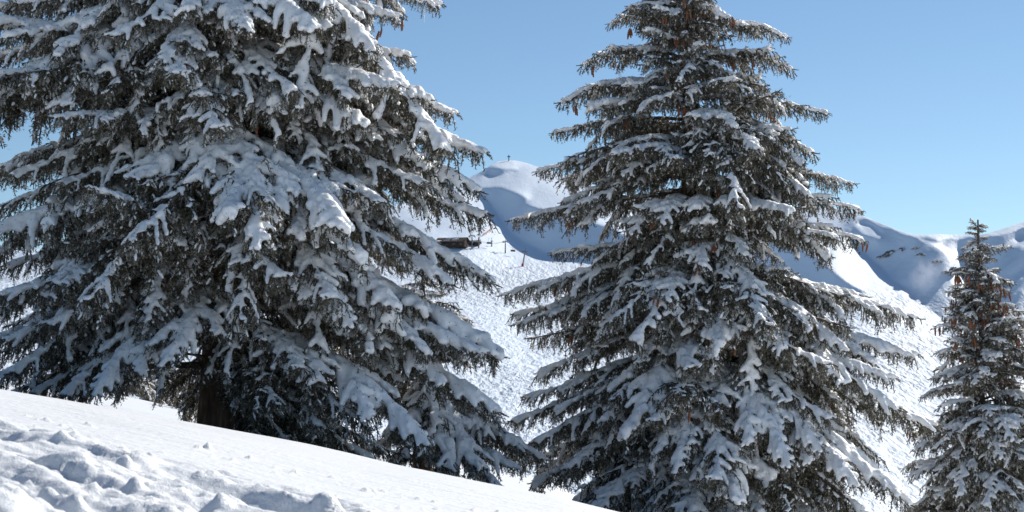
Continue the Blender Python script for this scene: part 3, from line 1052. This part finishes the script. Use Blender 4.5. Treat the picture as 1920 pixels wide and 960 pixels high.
def pylon(px, base_py, top_py, arm_px, label, lean=0.0, pad=False, sheaves=True):
    d = float(far_d(px, base_py))
    b = far_pt(px, base_py)
    h = metres(base_py - top_py, d)
    r = T_(obj('lift_pylon', None), label, 'ski lift pylon', 'pylons of the chairlift')
    r.location = b
    r.rotation_euler = (0, lean, R(-18))
    m = MB()
    m.tube(np.array([[0, 0, -1.0], [0, 0, h * .6], [0, 0, h]]), [.34, .28, .22], 10, ref=(1, 0, 0))
    obj('mast', m.mesh('mast', M_METAL), r)
    a = metres(arm_px, d) / 2
    m = MB(); m.box((0, 0, h), (2 * a, .35, .38)); m.box((0, 0, h + .9), (.16, .16, 1.6)); m.box((0, 0, h + 1.6), (a * .9, .12, .14))
    obj('crossarm', m.mesh('crossarm', M_METAL, False), r)
    if sheaves:
        for sx_ in (-1, 1):
            m = MB()
            m.box((sx_ * a * .92, 0, h - .35), (.25, 2.6, .22))
            for yy in (-1.0, -.35, .35, 1.0):
                m.tube(np.array([[sx_ * a * .92 - .12, yy, h - .5], [sx_ * a * .92 + .12, yy, h - .5]]), .26, 8)
            obj('sheave_train', m.mesh('sheave_train', M_METAL, False), r)
    if pad:
        m = MB(); m.tube(np.array([[0, 0, -.6], [0, 0, 1.3]]), .55, 10, ref=(1, 0, 0))
        obj('crash_pad', m.mesh('crash_pad', M_RED), r)
    return r, b, h, a


PY = [pylon(885, 466, 441.5, 11, 'lift pylon right beside the chalet, with a wide crossarm'),
      pylon(897.5, 465, 451, 7, 'short dark lift pylon just right of the chalet pylon'),
      pylon(947.5, 474.5, 452, 9, 'lift pylon standing alone on bright snow between the two big spruces'),
      pylon(922, 462, 452, 4, 'thin small grey lift pylon above the open piste', sheaves=False),
      pylon(979.5, 499.5, 471, 10, 'leaning lift pylon with red crash pad beside the middle spruce', lean=R(11), pad=True)]
# cables strung from mast to mast
order = [4, 2, 1, 0]
for side in (-1, 1):
    m = MB()
    pts = []
    for k in order:
        r, b, h, a = PY[k]
        Mx = Matrix.Translation(Vector(b)) @ Euler(r.rotation_euler).to_matrix().to_4x4()
        pts.append(np.array(Mx @ Vector((side * a * .92, 0, h - .2))))
    for p, q in zip(pts[:-1], pts[1:]):
        tt_ = np.linspace(0, 1, 9)
        c = p[None] * (1 - tt_[:, None]) + q[None] * tt_[:, None]
        c[:, 2] -= 1.0 * 4 * tt_ * (1 - tt_)
        m.tube(c, .05, 4)
    o = obj('lift_cable', m.mesh('lift_cable', M_METAL))
    T_(o, ('right' if side > 0 else 'left') + ' steel rope strung over the lift pylons on the far slope', 'cable', 'ropes of the chairlift')


def chair(px, py, label, k=1.0):
    c = far_pt(px, py + 6) + np.array([0, -3.0, 0])
    d = c[1]
    c[2] = world_pt(px, py, d)[2]
    r = T_(obj('lift_chair', None), label, 'lift chair', 'chairs of the chairlift')
    r.location = c
    r.rotation_euler = (0, 0, R(20))
    r.scale = (k, k, k)
    m = MB(); m.tube(np.array([[0, .2, 3.0], [0, .5, 1.6], [0, .3, .6]]), .07, 6); obj('hanger', m.mesh('hanger', M_METAL), r)
    m = MB(); m.box((0, 0, 0), (2.3, .55, .14)); obj('seat', m.mesh('seat', M_DARK, False), r)
    m = MB(); m.box((0, .3, .45), (2.3, .12, .8)); obj('backrest', m.mesh('backrest', M_DARK, False), r)
    m = MB()
    for sx_ in (-1.1, 1.1):
        m.tube(np.array([[sx_, .3, .8], [sx_, -.3, .3]]), .05, 5)
    m.box((0, -.35, .3), (2.2, .07, .07)); obj('safety_bar', m.mesh('safety_bar', M_METAL, False), r)


chair(917.3, 457, 'dark empty lift chair in front of bright snow, left one')
chair(962, 471.5, 'empty lift chair right of the lone pylon, close above the piste')
chair(882, 456.5, 'dark lift chair hanging beside the chalet pylon', 1.2)


# chalet and terrace
def chalet(px, py, w_px, h_px, label, depth_m, rz, kind='log_chalet', roof_rise=.45):
    d = float(far_d(px, py))
    b = far_pt(px, py)
    w, h = metres(w_px, d), metres(h_px, d)
    r = T_(obj(kind, None), label, 'chalet')
    r.location = b + np.array([0, 0, -.4])
    r.rotation_euler = (0, 0, rz)
    m = MB()
    hw, hd = w / 2, depth_m / 2
    ev = h * (1 - roof_rise)
    v = [(-hw, -hd, 0), (hw, -hd, 0), (hw, hd, 0), (-hw, hd, 0), (-hw, -hd, ev), (hw, -hd, ev), (hw, hd, ev), (-hw, hd, ev), (-hw, 0, h), (hw, 0, h)]
    m.add(v, [[0, 4, 3], [3, 4, 7], [4, 8, 7], [1, 2, 5], [2, 6, 5], [5, 6, 9]], [[0, 1, 5, 4], [2, 3, 7, 6]])
    obj('wall', m.mesh('wall', M_DARK, False), r)
    for sy in (-1, 1):
        m = MB()
        o_ = .7
        sl = (h - ev) / hd
        p = [(-hw - o_, sy * (hd + o_), ev - sl * o_ + .1), (hw + o_, sy * (hd + o_), ev - sl * o_ + .1), (hw + o_, 0, h + .1), (-hw - o_, 0, h + .1)]
        q = [(a_, b_, c_ + .22) for a_, b_, c_ in p]
        m.add(p + q, None, [[0, 1, 2, 3], [4, 5, 6, 7], [0, 1, 5, 4], [1, 2, 6, 5], [2, 3, 7, 6], [3, 0, 4, 7]])
        rf = obj('roof', m.mesh('roof', M_DARK, False), r)
        m = MB()
        for q_ in range(5):     # snow left on the roof in patches
            cx_ = random.uniform(-hw * .8, hw * .8); f = random.uniform(.15, .8)
            m.tube(np.array([(cx_ - random.uniform(.6, 2.0), sy * hd * f, ev + (h - ev) * (1 - f) + .35), (cx_ + random.uniform(.6, 2.0), sy * hd * f * .95, ev + (h - ev) * (1 - f) + .4)]), .22, 6)
        obj('roof_snow', m.mesh('roof_snow', M_ROOF), rf)
    nwin = max(2, int(w / 3))
    for q_ in range(nwin):
        x_ = -hw + (q_ + .5) * w / nwin
        m = MB(); m.box((x_, -hd - .03, ev * .55), (1.15, .08, 1.1)); wn_ = obj('window', m.mesh('window', M_WOOD2, False), r)
        m = MB(); m.box((x_, -hd - .09, ev * .55), (.9, .06, .85)); obj('pane', m.mesh('pane', M_GLASS, False), wn_)
    return r


chalet(849, 463, 54, 18, 'long dark mountain chalet at the top of the piste, between the big spruces', 9, R(-14))
chalet(826, 464, 20, 14, 'small low hut joined to the left end of the dark chalet', 6, R(20), 'wooden_hut')
chalet(889, 459, 20, 9, 'low dark lift hut behind the pylon right of the chalet', 5, R(-8), 'lift_hut')
# orange net fence up the slope
m = MB()
fp = [far_pt(x_, y_) + np.array([0, 0, .8]) for x_, y_ in ((905, 444), (912, 440), (918, 436), (922, 431))]
net = T_(obj('safety_fence', None), 'thin orange safety net fence climbing the slope right of the chalet', 'fence')
for p in fp:
    m = MB(); m.tube(np.array([p + [0, 0, -1.6], p + [0, 0, .9]]), .07, 5, ref=(1, 0, 0)); obj('post', m.mesh('post', M_METAL), net)
m = MB()
for hz in (0, .35, .7):
    m.tube(np.array(fp) + np.array([0, 0, hz]), .09, 4)
obj('net', m.mesh('net', mat('orange_net', (.55, .16, .06))[0]), net)

# summit cross
b = far_pt(954, 301.5)
cr = T_(obj('summit_cross', None), 'tiny dark cross standing on the highest summit', 'cross')
cr.location = b
m = MB(); m.box((0, 0, 1.4), (.5, .5, 4.2)); obj('upright', m.mesh('upright', M_DARK, False), cr)
m = MB(); m.box((0, 0, 2.5), (1.9, .45, .45)); obj('crossbar', m.mesh('crossbar', M_DARK, False), cr)


# little trees scattered on the far slope
def far_tree(px, py, h_px, label):
    d = float(far_d(px, py))
    h = metres(h_px, d)
    r = T_(obj('distant_spruce', None), label, 'small spruce', 'small spruces on the far slope')
    r.location = far_pt(px, py)
    m = MB(); m.tube(np.array([[0, 0, -.5], [0, 0, h * .9]]), [.14, .04], 6, ref=(1, 0, 0)); obj('trunk', m.mesh('trunk', M_BARK), r)
    n = 420
    zz_ = rng.random(n) ** .8
    a = rng.uniform(0, 6.28, n)
    rad = (1 - zz_) * h * .27 * rng.uniform(.4, 1.0, n) + .05
    c = np.stack([rad * np.cos(a), rad * np.sin(a), zz_ * h * .95 + .1], -1)
    out_ = np.stack([np.cos(a), np.sin(a), -.5 + 0 * a], -1) * (h * .10) * rng.uniform(.6, 1.3, n)[:, None]
    sd2 = np.stack([-np.sin(a), np.cos(a), 0 * a], -1) * h * .035
    V = np.stack([c - sd2, c + sd2, c + out_], 1).reshape(-1, 3)
    obj('crown', mesh_np('crown', V, np.arange(3 * n).reshape(-1, 3), mat=M_NEEDLE, smooth=False), r)


for k, (px_, py_, hp, lab) in enumerate(((1641.5, 668, 15, 'tiny lone spruce on the far piste, left of its two neighbours'),
                                         (1666, 671, 16, 'tiny bushy spruce on the far piste, middle one of three'),
                                         (1675.5, 683, 14, 'thin tiny spruce on the far piste, lowest of three'),
                                         (1767, 602, 10, 'tiny dark spruce low on the ridge beside the right-hand tree'),
                                         (1130, 378, 6, 'tiny spruce on the sunlit shoulder'))):
    far_tree(px_, py_, hp, lab)


# bare rock breaking through the shaded face
def rock(px, py, w_px, h_px, tilt, label):
    c = far_pt(px, py)
    d = c[1]
    w, h = metres(w_px, d), metres(h_px, d)
    n1, n2 = 34, 14
    u = np.linspace(0, 2 * math.pi, n1, endpoint=False)
    v = np.linspace(-math.pi / 2, math.pi / 2, n2)
    Ug, Vg2 = np.meshgrid(u, v)
    rr = 1 + .55 * fbm(Ug * 2.2 + px, Vg2 * 3.0, int(px), 4) + .35 * fbm(np.cos(Ug) * 3 + px, Vg2 * 6, 7, 3)
    Xr = rr * np.cos(Vg2) * np.cos(Ug) * w / 2
    Yr = rr * np.cos(Vg2) * np.sin(Ug) * 2.2
    Zr = rr * np.sin(Vg2) * h / 2
    ca, sa = math.cos(tilt), math.sin(tilt)
    P = np.stack([Xr * ca - Zr * sa, Yr, Xr * sa + Zr * ca], -1).reshape(-1, 3)
    i = (np.arange(n2 - 1)[:, None] * n1); j = np.arange(n1)[None, :]
    Q = np.stack([i + j, i + (j + 1) % n1, i + n1 + (j + 1) % n1, i + n1 + j], -1).reshape(-1, 4)
    o = obj('rock_outcrop', mesh_np('rock_outcrop', P, quads=Q, mat=M_ROCK, smooth=False))
    o.location = c + np.array([0, -.2, 0])
    T_(o, label, 'rock', 'rock outcrops on the shaded face')


for k, (px_, py_, w_, h_, tl_, lab) in enumerate((
        (1666, 476, 26, 9, .45, 'largest dark rock outcrop, at the left of the shaded face'),
        (1650, 482, 14, 4, .1, 'flat rock rib just left of the largest outcrop'),
        (1690, 468, 7, 7, .9, 'small steep rock right of the largest outcrop'),
        (1718, 465, 20, 4, .3, 'thin slanting rock ledge high on the shaded face'),
        (1727, 478, 17, 5, .0, 'horizontal rock patch below the slanting ledge'),
        (1756, 491, 20, 5, .15, 'long rock band in the right part of the shaded face'),
        (1786, 507, 16, 11, .4, 'rock knob on the ridge at the right end of the shaded face'),
        (1772, 511, 14, 5, .0, 'low rock just left of the ridge knob'))):
    rock(px_, py_, w_, h_, tl_, lab)

# wind-blown snow in front of the shaded face
c = far_pt(1722, 520)
d = c[1]
bm = MB()
n1, n2 = 24, 12
u = np.linspace(0, 2 * math.pi, n1, endpoint=False); v = np.linspace(-math.pi / 2, math.pi / 2, n2)
Ug, Vg2 = np.meshgrid(u, v)
P = np.stack([np.cos(Vg2) * np.cos(Ug) * metres(38, d), np.cos(Vg2) * np.sin(Ug) * 9, np.sin(Vg2) * metres(44, d)], -1).reshape(-1, 3)
i = (np.arange(n2 - 1)[:, None] * n1); j = np.arange(n1)[None, :]
Q = np.stack([i + j, i + (j + 1) % n1, i + n1 + (j + 1) % n1, i + n1 + j], -1).reshape(-1, 4)
mv = bpy.data.materials.new('blown_snow'); mv.use_nodes = True
nn_, ll_ = mv.node_tree.nodes, mv.node_tree.links
nn_.clear()
mo = nn_.new('ShaderNodeOutputMaterial'); vp = nn_.new('ShaderNodeVolumePrincipled')
vp.inputs['Color'].default_value = (.95, .96, 1, 1); vp.inputs['Anisotropy'].default_value = .3
tcn = nn_.new('ShaderNodeTexCoord'); nzn = nn_.new('ShaderNodeTexNoise'); nzn.inputs['Scale'].default_value = .2; nzn.inputs['Detail'].default_value = 4
gr = nn_.new('ShaderNodeTexGradient'); gr.gradient_type = 'SPHERICAL'
mpn = nn_.new('ShaderNodeMapping'); mpn.inputs['Scale'].default_value = (1 / metres(36, d), 1 / 9, 1 / metres(42, d))
ll_.new(tcn.outputs['Object'], mpn.inputs[0]); ll_.new(mpn.outputs[0], gr.inputs[0]); ll_.new(tcn.outputs['Object'], nzn.inputs['Vector'])
m1 = nn_.new('ShaderNodeMapRange'); m1.inputs[1].default_value = .42; m1.inputs[2].default_value = .7; m1.inputs[3].default_value = 0; m1.inputs[4].default_value = .10
ll_.new(nzn.outputs[0], m1.inputs[0])
m2 = nn_.new('ShaderNodeMath'); m2.operation = 'MULTIPLY'
ll_.new(m1.outputs[0], m2.inputs[0]); ll_.new(gr.outputs[1], m2.inputs[1]); ll_.new(m2.outputs[0], vp.inputs['Density'])
ll_.new(vp.outputs[0], mo.inputs['Volume'])
sp = obj('blown_snow', mesh_np('blown_snow', P, quads=Q, mat=mv), kind='stuff')
sp.location = c + np.array([0, -11, 0])

print('objects', len(bpy.data.objects))
for o in bpy.data.objects:
    if o.name.startswith('spruce_tree'):
        print(o.name, sum(1 for c in o.children for q in c.children if q.name.startswith('spruce_cone')), sum(1 for c in o.children))
